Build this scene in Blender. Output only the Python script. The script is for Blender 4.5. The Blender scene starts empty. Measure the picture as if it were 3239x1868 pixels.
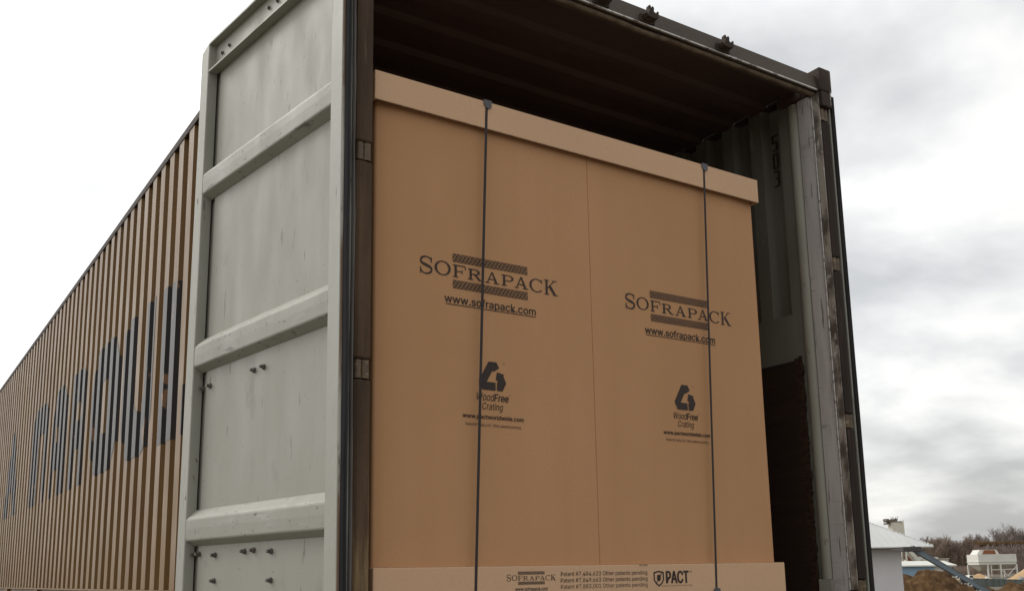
import bpy, bmesh, math, random
from mathutils import Vector, Matrix, noise as mnoise
S = bpy.context.scene
COL = S.collection
R = math.radians
random.seed(7)

# ------------------------------------------------------------------ camera
CAM = Vector((-1.2441, -2.8052, 0.0))
YAW, PITCH, ROLL = 0.5841, 0.1844, -0.018
EF = Vector((math.sin(YAW), math.cos(YAW), 0)); ER = Vector((math.cos(YAW), -math.sin(YAW), 0))
fwd = Vector((math.sin(YAW)*math.cos(PITCH), math.cos(YAW)*math.cos(PITCH), math.sin(PITCH)))
up0 = ER.cross(fwd)
rt = ER*math.cos(ROLL)+up0*math.sin(ROLL); up = -ER*math.sin(ROLL)+up0*math.cos(ROLL)
cd = bpy.data.cameras.new('camera'); cam = bpy.data.objects.new('camera', cd); COL.objects.link(cam)
cam.matrix_world = Matrix(((rt.x, up.x, -fwd.x, CAM.x), (rt.y, up.y, -fwd.y, CAM.y), (rt.z, up.z, -fwd.z, CAM.z), (0, 0, 0, 1)))
cd.sensor_fit = 'HORIZONTAL'; cd.sensor_width = 36; cd.lens = 36*3080.27/3239
cd.shift_x = (1619.5-1620)/3239; cd.shift_y = (1235.77-934)/3239
cd.clip_start = .05; cd.clip_end = 9000
S.camera = cam

# ------------------------------------------------------------------ light
SUN_AZ, SUN_EL = R(-34), R(40)          # azimuth from +Y towards +X
L = Vector((math.sin(SUN_AZ)*math.cos(SUN_EL), math.cos(SUN_AZ)*math.cos(SUN_EL), math.sin(SUN_EL)))
sd = bpy.data.lights.new('sun', 'SUN'); sun = bpy.data.objects.new('sun', sd); COL.objects.link(sun)
sd.energy = 0.55; sd.angle = R(16); sd.color = (1, .96, .9)
sun.rotation_euler = (-L).to_track_quat('-Z', 'Y').to_euler(); sun.location = (-8, 6, 12)

W = bpy.data.worlds.new('World'); S.world = W; W.use_nodes = True
nt = W.node_tree; N = nt.nodes; K = nt.links; N.clear()
def nd(t, **kw):
    n = N.new(t)
    for k, v in kw.items(): setattr(n, k, v)
    return n
def mth(op, a, b=None, clamp=False):
    n = nd('ShaderNodeMath', operation=op, use_clamp=clamp)
    for i, v in enumerate((a, b)):
        if v is None: continue
        if isinstance(v, (int, float)): n.inputs[i].default_value = v
        else: K.new(v, n.inputs[i])
    return n.outputs[0]
out = nd('ShaderNodeOutputWorld'); add = nd('ShaderNodeAddShader')
b1 = nd('ShaderNodeBackground'); b2 = nd('ShaderNodeBackground')
sky = nd('ShaderNodeTexSky', sky_type='NISHITA', sun_disc=False)
sky.sun_elevation = SUN_EL; sky.sun_rotation = SUN_AZ; sky.dust_density = 3
hs = nd('ShaderNodeHueSaturation'); hs.inputs['Saturation'].default_value = .35; K.new(sky.outputs[0], hs.inputs['Color']); K.new(hs.outputs[0], b1.inputs[0]); b1.inputs[1].default_value = 0.05
tc = nd('ShaderNodeTexCoord'); sep = nd('ShaderNodeSeparateXYZ'); K.new(tc.outputs['Generated'], sep.inputs[0])
zc = mth('ADD', mth('MAXIMUM', sep.outputs[2], 0.0), 0.30)
cmb = nd('ShaderNodeCombineXYZ')
K.new(mth('DIVIDE', sep.outputs[0], zc), cmb.inputs[0]); K.new(mth('DIVIDE', sep.outputs[1], zc), cmb.inputs[1])
def noise(scale, detail, rough, dist=0.0, off=(0, 0, 0)):
    mp = nd('ShaderNodeMapping'); mp.inputs[1].default_value = off; K.new(cmb.outputs[0], mp.inputs[0])
    n = nd('ShaderNodeTexNoise'); n.inputs['Scale'].default_value = scale; n.inputs['Detail'].default_value = detail
    n.inputs['Roughness'].default_value = rough; n.inputs['Distortion'].default_value = dist
    K.new(mp.outputs[0], n.inputs['Vector']); return n.outputs['Fac']
n1 = noise(2.7, 7, .50, .12, (3.1, 1.7, 0)); n2 = noise(.9, 3, .5, 0, (8, 2, 0))
cl = mth('ADD', mth('MULTIPLY', n1, .65), mth('MULTIPLY', n2, .35))
rmp = nd('ShaderNodeValToRGB'); K.new(cl, rmp.inputs[0])
e = rmp.color_ramp.elements
e[0].position = .40; e[0].color = (.53, .535, .53, 1); e[1].position = .59; e[1].color = (1.10, 1.085, 1.03, 1)
m_ = e.new(.5); m_.color = (.80, .80, .785, 1)
dt = nd('ShaderNodeVectorMath', operation='DOT_PRODUCT'); K.new(tc.outputs['Generated'], dt.inputs[0]); dt.inputs[1].default_value = L
t = mth('DIVIDE', mth('ADD', dt.outputs['Value'], .45), 1.45, True)
glow = mth('ADD', .55, mth('MULTIPLY', mth('POWER', t, 1.6), .70))
vm = nd('ShaderNodeVectorMath', operation='SCALE'); K.new(rmp.outputs[0], vm.inputs[0]); K.new(glow, vm.inputs['Scale'])
K.new(vm.outputs[0], b2.inputs[0]); b2.inputs[1].default_value = 1.0
K.new(b1.outputs[0], add.inputs[0]); K.new(b2.outputs[0], add.inputs[1]); K.new(add.outputs[0], out.inputs[0])

vs = S.view_settings; S.display_settings.display_device = 'sRGB'
vs.view_transform = 'Standard'; vs.look = 'None'; vs.exposure = 0.2; vs.gamma = 1; vs.use_curve_mapping = False
S.cycles.use_denoising = True; S.cycles.max_bounces = 8

# ------------------------------------------------------------------ materials
def mat(name, base, layers=(), rough=.6, bump=None, spec=.5, metal=0.0, rough_var=0.0):
    """layers: (scale xyz, detail, lo, hi, colour, strength)"""
    m = bpy.data.materials.new(name); m.use_nodes = True
    T = m.node_tree; n_ = T.nodes; l_ = T.links; bs = n_['Principled BSDF']
    bs.inputs['Roughness'].default_value = rough; bs.inputs['Specular IOR Level'].default_value = spec; bs.inputs['Metallic'].default_value = metal
    tcn = n_.new('ShaderNodeTexCoord')
    def nz(sc, det, off=0.0, rg=.55):
        mp = n_.new('ShaderNodeMapping'); mp.inputs['Scale'].default_value = sc; mp.inputs['Location'].default_value = (off, off*.7, off*.3)
        l_.new(tcn.outputs['Object'], mp.inputs[0]); q = n_.new('ShaderNodeTexNoise'); q.inputs['Scale'].default_value = 1
        q.inputs['Detail'].default_value = det; q.inputs['Roughness'].default_value = rg
        l_.new(mp.outputs[0], q.inputs['Vector']); return q.outputs['Fac']
    cur = None
    for i, (sc, det, lo, hi, c, st) in enumerate(layers):
        if isinstance(sc, (int, float)): sc = (sc,)*3
        f = nz(sc, det, i*3.7+1)
        mr = n_.new('ShaderNodeMapRange'); mr.inputs[1].default_value = lo; mr.inputs[2].default_value = hi; mr.inputs[4].default_value = st
        l_.new(f, mr.inputs[0])
        mx = n_.new('ShaderNodeMix'); mx.data_type = 'RGBA'
        l_.new(mr.outputs[0], mx.inputs[0]); mx.inputs[7].default_value = (*c, 1)
        if cur is None: mx.inputs[6].default_value = (*base, 1)
        else: l_.new(cur, mx.inputs[6])
        cur = mx.outputs[2]
    if cur is None: bs.inputs['Base Color'].default_value = (*base, 1)
    else: l_.new(cur, bs.inputs['Base Color'])
    if rough_var:
        mr = n_.new('ShaderNodeMapRange'); mr.inputs[1].default_value = .3; mr.inputs[2].default_value = .7
        mr.inputs[3].default_value = rough-rough_var; mr.inputs[4].default_value = rough+rough_var
        l_.new(nz((9, 9, 3), 4, 9), mr.inputs[0]); l_.new(mr.outputs[0], bs.inputs['Roughness'])
    if bump:
        sc, st = bump
        if isinstance(sc, (int, float)): sc = (sc,)*3
        b = n_.new('ShaderNodeBump'); b.inputs['Strength'].default_value = st; b.inputs['Distance'].default_value = .01
        l_.new(nz(sc, 4, 5), b.inputs['Height']); l_.new(b.outputs[0], bs.inputs['Normal'])
    return m

M = {}
M['door_grey'] = mat('pale grey paint', (.325, .320, .270), [
    ((2.2, 2.2, 1.6), 5, .42, .75, (.295, .289, .24), .5), ((16, 16, 2.5), 5, .62, .80, (.26, .245, .195), .3), ((120, 120, 60), 3, .42, .7, (.30, .293, .245), .5),
    ((34, 34, 7), 4, .655, .71, (.13, .115, .10), .75), ((7, 7, 4), 6, .62, .72, (.20, .19, .165), .55), (80, 2, .72, .76, (.07, .04, .025), .9), (2.2, 3, .4, .7, (.345, .34, .288), .5)],
    .5, ((6, 6, 3), .12), .35, rough_var=.1)
M['rib_grey'] = mat('scuffed grey rib paint', (.335, .330, .280), [
    ((3, 3, 3), 5, .45, .75, (.29, .283, .235), .7), ((5, 5, 30), 5, .60, .70, (.40, .40, .36), .5), ((30, 30, 60), 5, .625, .69, (.13, .12, .105), .75), ((9, 9, 40), 6, .655, .70, (.10, .09, .08), .7), (70, 2, .72, .76, (.09, .045, .025), .9)],
    .5, ((8, 8, 8), .15), .35, rough_var=.1)
M['rim_grey'] = mat('chipped grey rim paint', (.355, .352, .30), [
    ((4, 4, 2), 5, .4, .7, (.41, .41, .36), .8), ((50, 50, 8), 4, .64, .70, (.17, .15, .12), .8), ((22, 22, 10), 5, .70, .73, (.12, .055, .025), .9)], .5, (30, .1), .4)
M['brown'] = mat('weathered brown paint', (.215, .124, .043), [
    ((5, 5, .5), 5, .4, .7, (.165, .093, .028), .8), ((30, 30, 2), 4, .6, .8, (.27, .175, .07), .4), ((.6, .6, 1.2), 4, .45, .7, (.17, .085, .03), .5), (70, 3, .70, .76, (.10, .04, .02), .7)],
    .46, ((12, 12, 4), .05), .33, rough_var=.06)
M['rim_rust'] = mat('rusting grey rim edge', (.40, .39, .34), [((12, 12, 2.5), 6, .45, .58, (.15, .085, .045), .9), ((40, 40, 8), 4, .62, .70, (.05, .03, .02), .8)], .6, (30, .2), .3)
M['black_paint'] = mat('chipped black lettering paint', (.020, .016, .014), [
    ((9, 9, 5), 6, .645, .66, (.30, .15, .07), .9), ((3, 3, 1), 4, .4, .7, (.028, .026, .027), .8)], .45, ((12, 12, 4), .08), .42)
M['dark_steel'] = mat('dark weathered steel', (.055, .038, .028), [
    ((6, 6, 1.5), 5, .4, .7, (.030, .020, .016), .8), ((25, 25, 3), 5, .60, .74, (.13, .085, .05), .6), (60, 3, .66, .74, (.03, .02, .016), .8)], .7, (40, .25), .2)
M['header'] = mat('faded dark brown header paint', (.100, .078, .062), [((2, 2, 4), 4, .4, .7, (.075, .056, .045), .8), (45, 3, .6, .75, (.15, .12, .095), .5)], .65, (60, .2), .3)
M['rust'] = mat('rust', (.10, .042, .018), [(30, 5, .4, .65, (.17, .08, .03), .8), (90, 3, .5, .7, (.05, .025, .015), .7)], .85, (90, .5), .2)
M['rubber'] = mat('dark rubber', (.034, .033, .034), [((20, 20, 1.5), 4, .4, .7, (.062, .060, .061), .8), ((60, 60, 6), 3, .6, .75, (.022, .020, .019), .8)], .75, ((30, 30, 4), .25), .12)
M['rubber_lip'] = mat('dusty rubber lip', (.125, .115, .108), [((30, 30, 3), 4, .45, .65, (.07, .062, .058), .9)], .65, None, .35)
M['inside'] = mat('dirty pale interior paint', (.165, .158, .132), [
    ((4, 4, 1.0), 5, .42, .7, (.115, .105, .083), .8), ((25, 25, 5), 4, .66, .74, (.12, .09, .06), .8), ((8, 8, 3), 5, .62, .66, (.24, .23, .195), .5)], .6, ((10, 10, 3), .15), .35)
M['scuffed'] = mat('scuffed white post paint', (.53, .50, .48), [
    ((12, 12, 1.3), 5, .42, .66, (.36, .33, .31), .85), ((7, 7, 60), 5, .61, .70, (.14, .11, .10), .4), ((45, 45, 5), 5, .60, .69, (.11, .085, .08), .8), ((3, 3, 9), 5, .60, .72, (.20, .165, .15), .7)], .55, (40, .15), .35)
M['scuffed_edge'] = mat('heavily scraped post edge', (.36, .32, .27), [
    ((14, 14, 7), 6, .44, .60, (.075, .055, .045), .9), ((40, 40, 20), 4, .60, .66, (.50, .47, .44), .8)], .6, (50, .3), .3)
M['ceiling'] = mat('dark brown ceiling steel', (.085, .055, .045), [((2, 5, 2), 5, .4, .7, (.055, .035, .029), .8), (20, 4, .6, .75, (.09, .06, .05), .5)], .7, (25, .2), .3)  # dark brown tone with soft mottling
M['bare_metal'] = mat('bare scratched metal edge', (.62, .60, .57), [((30, 30, 30), 4, .5, .62, (.16, .12, .09), .8)], .35, None, .5, .4)
M['lip'] = mat('tan weathered seal lip', (.20, .15, .10), [((18, 18, 18), 5, .45, .62, (.11, .075, .05), .9)], .5, (40, .3), .4)
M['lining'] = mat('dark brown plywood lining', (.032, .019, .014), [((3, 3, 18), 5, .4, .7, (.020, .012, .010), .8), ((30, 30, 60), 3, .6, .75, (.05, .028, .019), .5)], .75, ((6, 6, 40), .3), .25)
M['splinter'] = mat('torn rusty plywood edge', (.050, .029, .019), [((40, 40, 60), 5, .4, .6, (.026, .015, .011), .9)], .9, (80, .6), .1)
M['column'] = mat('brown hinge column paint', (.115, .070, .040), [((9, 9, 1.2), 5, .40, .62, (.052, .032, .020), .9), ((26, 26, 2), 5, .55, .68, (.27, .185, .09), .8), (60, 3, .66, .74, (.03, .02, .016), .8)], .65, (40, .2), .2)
M['column_shaded'] = mat('shade darkened hinge column paint', (.042, .029, .023), [((9, 9, 1.2), 5, .40, .62, (.022, .016, .013), .9), ((22, 22, 3), 5, .60, .74, (.11, .075, .05), .7)], .7, (40, .2), .15)  # same paint as the left column, with the right post's shade in its colour
M['trim'] = mat('grey rounded corner trim paint', (.33, .32, .265), [((8, 8, 2), 5, .45, .7, (.25, .235, .19), .7), ((25, 25, 12), 4, .64, .72, (.16, .12, .08), .7)], .5, ((10, 10, 3), .15), .4)
M['seal_dark'] = mat('black door seal', (.022, .020, .020), [((20, 20, 2), 4, .4, .7, (.04, .036, .034), .8)], .8, None, .2)
M['floor'] = mat('worn plywood floor', (.12, .08, .05), [((3, 20, 3), 5, .4, .7, (.07, .045, .03), .8)], .8)
M['card'] = mat('brown kraft cardboard', (.565, .312, .160), [
    ((120, 120, 120), 3, .40, .78, (.47, .255, .126), .55), ((1.6, 1.6, 1.1), 5, .36, .68, (.495, .268, .128), .85), ((13, 13, .35), 3, .42, .7, (.50, .27, .130), .45), (110, 2, .72, .80, (.36, .19, .09), .35)],
    .78, ((320, 320, 320), .06), .25)
M['card_lid_lit'] = mat('kraft cardboard with lit tone', (.67, .437, .268), [
    ((150, 150, 150), 3, .42, .75, (.58, .365, .225), .6), ((1.8, 1.8, 2), 4, .4, .7, (.63, .40, .25), .7)], .78, ((320, 320, 320), .06), .25)  # same board as the body, lightened for the extra light on lid and tray
M['card_edge'] = mat('raw cardboard edge', (.50, .35, .23), [((400, 20, 20), 2, .45, .55, (.22, .13, .07), .8)], .9, None, .1)
M['ink'] = mat('dark brown printing ink', (.040, .027, .022), [(300, 2, .55, .75, (.065, .043, .033), .6)], .6, None, .3)
M['ink_faint'] = mat('faint brown printing ink', (.19, .115, .070), [], .7, None, .2)
M['strap'] = mat('dark grey polyester strap', (.045, .038, .038), [((200, 200, 30), 3, .4, .7, (.062, .053, .052), .7)], .75, None, .2)
M['clip'] = mat('dark grey plastic clip', (.085, .085, .095), [(60, 3, .4, .7, (.065, .065, .075), .8)], .45, None, .5)
M['bolt'] = mat('dull steel bolt', (.17, .15, .135), [(80, 3, .4, .65, (.08, .06, .05), .8)], .5, None, .5, .3)
M['gravel'] = mat('gravel ground', (.155, .135, .11), [(.35, 6, .35, .7, (.115, .098, .08), .8), (6, 4, .45, .7, (.20, .18, .15), .6), (.02, 4, .4, .7, (.14, .12, .09), .6)], .95, (3, .3), .1)
M['earth'] = mat('loose brown earth', (.115, .066, .032), [(.5, 6, .4, .66, (.070, .039, .019), .9), (1.8, 5, .5, .68, (.17, .108, .058), .8), (1.1, 6, .53, .66, (.055, .032, .019), .9)], .95, (2.2, .8), .05)
M['sand'] = mat('yellow sand', (.52, .36, .21), [(.6, 5, .4, .7, (.42, .28, .15), .8)], .95, (2, .5), .05)
M['roof_white'] = mat('pale grey metal roof', (.62, .62, .60), [((.5, .5, .5), 4, .4, .7, (.56, .56, .54), .8)], .5, None, .4)
M['render_grey'] = mat('light grey rendered wall', (.80, .775, .78), [((.5, .5, .3), 5, .4, .7, (.74, .72, .72), .8)], .85, (6, .1), .2)
M['shade_board'] = mat('dark soffit board', (.07, .065, .06), [(3, 3, .4, .7, (.05, .045, .04), .8)], .7)  # one dark tone for small parts and the painted eave shadow
M['blue_grey'] = mat('blue grey conveyor paint', (.175, .215, .245), [((2, 2, 2), 5, .4, .7, (.14, .17, .195), .8)], .55, None, .4)
M['pale_steel'] = mat('pale cream steel', (.60, .565, .48), [(.8, 5, .42, .7, (.52, .47, .38), .8), (2.5, 5, .64, .74, (.33, .20, .11), .7)], .6, None, .3)
M['white_steel'] = mat('white painted steel', (.70, .685, .62), [(.6, 5, .45, .7, (.62, .60, .52), .8), (2, 5, .66, .76, (.38, .27, .17), .5)], .55, None, .35)
M['rust_red'] = mat('rusty red steel', (.26, .105, .05), [(.9, 5, .4, .7, (.17, .075, .04), .8)], .85, None, .2)
M['shed_blue'] = mat('light blue sheet cladding', (.27, .39, .50), [((1, 1, 1), 3, .4, .7, (.24, .35, .45), .8)], .6, None, .3)
M['fence_green'] = mat('grey green fence sheeting', (.185, .205, .175), [((2.2, 2.2, .1), 3, .45, .6, (.12, .135, .115), .8)], .8, None, .2)
M['bark'] = mat('bare winter twigs', (.31, .26, .235), [(.08, 4, .4, .65, (.24, .195, .175), .8), (.3, 3, .55, .7, (.37, .31, .27), .5)], .95, None, .1)
M['bark_warm'] = mat('brown winter thicket twigs', (.285, .215, .165), [(.08, 4, .4, .65, (.22, .165, .13), .8), (.25, 4, .5, .7, (.34, .275, .21), .6)], .95, None, .1)
M['orange_scrub'] = mat('orange brown dry scrub', (.20, .125, .062), [(.3, 4, .4, .7, (.14, .085, .045), .8)], .95, None, .1)
M['embank'] = mat('dark brown scrub slope', (.15, .108, .09), [(.25, 6, .4, .65, (.10, .072, .06), .9)], .95, (.8, .6), .05)
M['hill'] = mat('wooded hill', (.09, .075, .06), [(.02, 5, .4, .6, (.07, .06, .05), .8)], .95)
M['tyre'] = mat('black tyre rubber', (.025, .025, .026), [(20, 3, .4, .7, (.04, .038, .036), .8)], .8)

# ------------------------------------------------------------------ builders
class MB:
    def __init__(s): s.v = []; s.f = []; s.m = []
    def face(s, pts, mi=0):
        i = len(s.v); s.v += [tuple(p) for p in pts]; s.f.append(tuple(range(i, i+len(pts)))); s.m.append(mi)
    def box(s, x0, x1, y0, y1, z0, z1, mi=0):
        i = len(s.v); s.v += [(x, y, z) for z in (z0, z1) for y in (y0, y1) for x in (x0, x1)]
        for f in ((0, 2, 3, 1), (4, 5, 7, 6), (0, 1, 5, 4), (2, 6, 7, 3), (0, 4, 6, 2), (1, 3, 7, 5)):
            s.f.append(tuple(i+k for k in f)); s.m.append(mi)
    def bbox(s, x0, x1, y0, y1, z0, z1, b=.004, mi=0, seg=2):
        bm = bmesh.new(); bmesh.ops.create_cube(bm, size=1)
        for v in bm.verts: v.co = ((x0+x1)/2+v.co.x*(x1-x0), (y0+y1)/2+v.co.y*(y1-y0), (z0+z1)/2+v.co.z*(z1-z0))
        bmesh.ops.bevel(bm, geom=bm.edges[:], offset=b, segments=seg, affect='EDGES', profile=.5)
        s.addbm(bm, mi)
    def addbm(s, bm, mi=0):
        bm.verts.index_update(); i = len(s.v); s.v += [tuple(v.co) for v in bm.verts]
        for f in bm.faces: s.f.append(tuple(i+v.index for v in f.verts)); s.m.append(mi)
        bm.free()
    def prism(s, poly, fa, fb, mi=0):
        """poly: list of 2d points; fa/fb map a 2d point to the two end positions"""
        n = len(poly); i = len(s.v); s.v += [tuple(fa(p)) for p in poly]+[tuple(fb(p)) for p in poly]
        s.f.append(tuple(range(i, i+n))); s.m.append(mi); s.f.append(tuple(range(i+2*n-1, i+n-1, -1))); s.m.append(mi)
        for k in range(n): s.f.append((i+k, i+(k+1) % n, i+n+(k+1) % n, i+n+k)); s.m.append(mi)
    def tube(s, a, b, r0, r1=None, n=8, mi=0, cap=True):
        a = Vector(a); b = Vector(b); r1 = r0 if r1 is None else r1
        d = (b-a).normalized(); u = d.orthogonal().normalized(); w = d.cross(u); i = len(s.v)
        for c, r in ((a, r0), (b, r1)):
            for k in range(n):
                an = 2*math.pi*k/n; s.v.append(tuple(c+u*(r*math.cos(an))+w*(r*math.sin(an))))
        for k in range(n): s.f.append((i+k, i+(k+1) % n, i+n+(k+1) % n, i+n+k)); s.m.append(mi)
        if cap:
            s.f.append(tuple(range(i+n-1, i-1, -1))); s.m.append(mi); s.f.append(tuple(range(i+n, i+2*n))); s.m.append(mi)
    def sheet(s, rows, mi=0, closed=False):
        nr = len(rows); nc = len(rows[0]); i = len(s.v)
        for r in rows: s.v += [tuple(p) for p in r]
        for a in range(nr-1):
            for b in range(nc if closed else nc-1):
                c = (b+1) % nc
                s.f.append((i+a*nc+b, i+a*nc+c, i+(a+1)*nc+c, i+(a+1)*nc+b)); s.m.append(mi)
    def map(s, fn): s.v = [tuple(fn(*p)) for p in s.v]; return s
    def build(s, name, mats, parent=None, smooth=False, fix=True, warp=0):
        me = bpy.data.meshes.new(name); org = Vector((0, 0, 0)); p = parent
        while p is not None: org += Vector(p.location); p = p.parent
        me.from_pydata([(x-org.x, y-org.y, z-org.z) for x, y, z in s.v], [], s.f)
        for m in (mats if isinstance(mats, (list, tuple)) else [mats]): me.materials.append(M[m])
        for p_, mi in zip(me.polygons, s.m): p_.material_index = mi
        if fix:
            bm = bmesh.new(); bm.from_mesh(me); bmesh.ops.remove_doubles(bm, verts=bm.verts, dist=1e-6)
            bmesh.ops.recalc_face_normals(bm, faces=bm.faces); bm.to_mesh(me); bm.free()
        if smooth:
            me.polygons.foreach_set('use_smooth', [True]*len(me.polygons))
            try: me.set_sharp_from_angle(angle=R(40))
            except Exception: pass
        me.update(); o = bpy.data.objects.new(name, me); COL.objects.link(o); o.parent = parent
        return o
def tag(o, label=None, cat=None, group=None, kind=None):
    for k, v in (('label', label), ('category', cat), ('group', group), ('kind', kind)):
        if v: o[k] = v
    return o
def empty(name, loc, label, cat, group=None):
    o = bpy.data.objects.new(name, None); COL.objects.link(o); o.location = loc; o.empty_display_size = .2
    return tag(o, label, cat, group)

# ------------------------------------------------------------------ ground
def ground_z(x, y):
    d = math.hypot(x-CAM.x, y-CAM.y)
    t = min(1, max(0, (d-42)/40)); t = t*t*(3-2*t)
    return -1.55-1.1*t
g = MB(); rad = [0, 4, 8, 14, 22, 32, 42, 48, 54, 60, 66, 72, 78, 84, 100, 130, 180, 260, 400, 700, 1300, 2600, 5000]
rows = []
for r in rad:
    rows.append([(CAM.x+r*math.cos(a*math.pi/48), CAM.y+r*math.sin(a*math.pi/48), -1.55 if r == 0 else ground_z(CAM.x+r, CAM.y)) for a in range(96)])
g.sheet(rows, closed=True)
tag(g.build('ground', 'gravel', smooth=True), kind='structure')
hm = MB(); rows = [[], [], []]
for a in range(0, 361):
    an = a*2*math.pi/360; h = 9+9*mnoise.noise((math.cos(an)*2.1, math.sin(an)*2.1, .3))+5*mnoise.noise((math.cos(an)*7, math.sin(an)*7, 2))
    az = math.degrees(math.atan2(math.cos(an), math.sin(an))); w = max(0, 1-abs((az+68)/46)**4) if abs(az+68) < 46 else 0; h += 150*w  # added ridge, out of view, raised to darken reflections low on the left wall
    for i, (rr, zz) in enumerate(((1500, -6), (1900, h), (2600, h-4))): rows[i].append((rr*math.cos(an), rr*math.sin(an), zz))
hm.sheet(rows); tag(hm.build('hills_with_added_ridge', 'hill', smooth=True), kind='structure')

# ------------------------------------------------------------------ container
ZB = -.23
box = empty('shipping_container', (1.24, 0, ZB), 'brown shipping container with pale grey inside, doors swung open, holding a cardboard crate', 'shipping container')
XR = 2.483; YE = 12.15; PIT = .1938; YC = .322; OUT = .092; SL = .012; DEP = .058
def profile(y0, y1):
    """corrugation of the side sheets: list of (y, depth below the outer flats)"""
    pts = []
    k0 = math.floor((y0-YC)/PIT)-1; k1 = math.ceil((y1-YC)/PIT)+1
    for k in range(k0, k1+1):
        c = YC+k*PIT
        for dy, d in ((-OUT/2-SL, DEP), (-OUT/2, 0), (OUT/2, 0), (OUT/2+SL, DEP)): pts.append((c+dy, d))
    pts = [p for p in pts if y0 < p[0] < y1]
    return pts
def side_wall(side):
    y0 = .14 if side < 0 else .20; pr = [(y0, DEP)]+profile(y0, YE)+[(YE, DEP)]
    X = (lambda d: d) if side < 0 else (lambda d: XR-d)
    sg = 1 if side < 0 else -1
    w = MB(); zs = (-.052, .5, 1.1, 1.7, 2.313)
    w.sheet([[(X(d), y, z) for y, d in pr] for z in zs], 0)
    w.sheet([[(X(d)+sg*.004, y, z) for y, d in pr] for z in zs], 1)
    return w.build('side_wall', ['brown', 'inside'], box, fix=False)
lw = side_wall(-1); rw = side_wall(1)

# painted lettering on the left wall (the sheet is read from +Y towards -Y)
def rrect(y, z, y0, y1, z0, z1, r):
    if not (y0 <= y <= y1 and z0 <= z <= z1): return False
    cy = min(max(y, y0+r), y1-r); cz = min(max(z, z0+r*1.15), z1-r*1.15)
    return ((y-cy)/r)**2+((z-cz)/(r*1.15))**2 <= 1 if r > 0 else True
Z0, Z1 = .692, 1.553
def letter(y, z):
    if z < Z0-.02 or z > Z1+.01: return False
    if 2.14 <= y <= 2.485: return Z0 <= z <= Z1-.01+ (0 if y > 2.3 else -.02)
    if 1.35 <= y <= 2.03: return Z0 <= z <= .94
    if 2.66 <= y <= 3.42:                                        # U
        if y > 3.33 and z > 1.52: return False
        if not (rrect(y, z, 2.66, 3.42, .68, 2.2, .26) and z < Z1): return False
        return not rrect(y, z, 2.85, 3.10, .95, 2.4, .11)
    if 3.52 <= y <= 4.42: return rrect(y, z, 3.52, 4.42, .68, 1.56, .31) and not rrect(y, z, 3.88, 4.09, .95, 1.305, .07)
    if 4.68 <= y <= 5.22:                                        # R
        if not (rrect(y, z, 4.68, 5.6, .3, Z1, .16)): return False
        if 4.90 <= y <= 5.03 and 1.17 <= z <= 1.31: return False
        return not (4.88 <= y <= 5.03 and z < .955)
    if 5.44 <= y <= 6.12:                                        # A with a rounded top
        if not rrect(y, z, 5.44, 6.12, .3, 1.565, .27): return False
        if 5.82 <= y <= 5.95 and 1.12 <= z <= 1.25: return False
        return not (5.74 <= y <= 6.0 and z < .885)
    if 6.42 <= y <= 7.31:                                        # N
        if not rrect(y, z, 6.42, 7.31, .3, 1.56, .18): return False
        return not (6.60 <= y <= 6.88 and z < 1.29)
    if 8.2 <= y <= 9.27:                                         # A with a pointed top
        half = .10+.44*(Z1-z)/(Z1-Z0); c = 8.78
        if abs(y-c) > half: return False
        inn = -.05+.30*(1.28-z)/(1.28-Z0)
        return not (z < 1.25 and abs(y-c+.02) < inn*.75 and not (.93 < z < 1.03))
    return False
lt = MB(); pr = profile(1.2, 9.6)
for (ya, da), (yb_, db) in zip(pr[:-1], pr[1:]):
    n = max(2, int((yb_-ya)/.006)); nx, ny = -(yb_-ya), (db-da); ln = math.hypot(nx, ny); nx /= ln; ny /= ln
    off = .0018
    for i in range(n):
        t0, t1 = i/n, (i+1)/n; ym = ya+(yb_-ya)*(t0+t1)/2; run = None; z = Z0-.03
        while z <= Z1+.03:
            on = letter(ym, z)
            if on and run is None: run = z
            if run is not None and not on:
                P = lambda t, zz: (da+(db-da)*t+nx*off, ya+(yb_-ya)*t+ny*off, zz)
                lt.face([P(t0, run), P(t1, run), P(t1, z), P(t0, z)]); run = None
            z += .006
lt.build('lettering', 'black_paint', lw, fix=False)

# rails, roof, floor, end wall
for side in (-1, 1):
    X = (lambda v: v) if side < 0 else (lambda v: XR-v)
    def bx(mb, a, b, *r): x0, x1 = sorted((X(a), X(b))); mb.box(x0, x1, *r)
    r_ = MB(); bx(r_, -.004, .058, .162, YE, 2.314, 2.352); r_.build('top_rail', 'dark_steel', box)
    r_ = MB(); bx(r_, -.006, .05, .162, YE, -.064, -.053); bx(r_, .03, .036, .162, YE, -.20, -.065); bx(r_, -.004, .05, .162, YE, ZB, -.2005)
    for yy in (.9, 2.9, 4.35, 6.4, 8.45, 10.4): bx(r_, .002, .0295, yy, yy+.22, -.2, -.0645)
    r_.build('bottom_rail', 'brown', box)
for xa, xb in ((2.40, XR-.001), (.001, .08)): gs = MB(); gs.bbox(xa, xb, .1005, .24, 2.26, 2.345, .004); gs.build('corner_gusset', 'ceiling', box)
rf = MB(); pts = []; y = .13
while y < YE-.2:
    pts += [(y, 2.305), (y+.075, 2.305), (y+.1, 2.325), (y+.195, 2.325), (y+.22, 2.305)]; y += .2305
pts = [p for i, p in enumerate(pts) if i == 0 or p[0]-pts[i-1][0] > 1e-4]
rf.sheet([[(x, yy, zz+.004*math.sin(x*1.3)) for yy, zz in pts] for x in (.06, .6, 1.24, 1.9, XR-.06)], 0)
rf.sheet([[(x, yy, zz+.004) for yy, zz in pts] for x in (.06, 1.24, XR-.06)], 1)
rf.build('roof', ['ceiling', 'brown'], box, fix=False)
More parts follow.
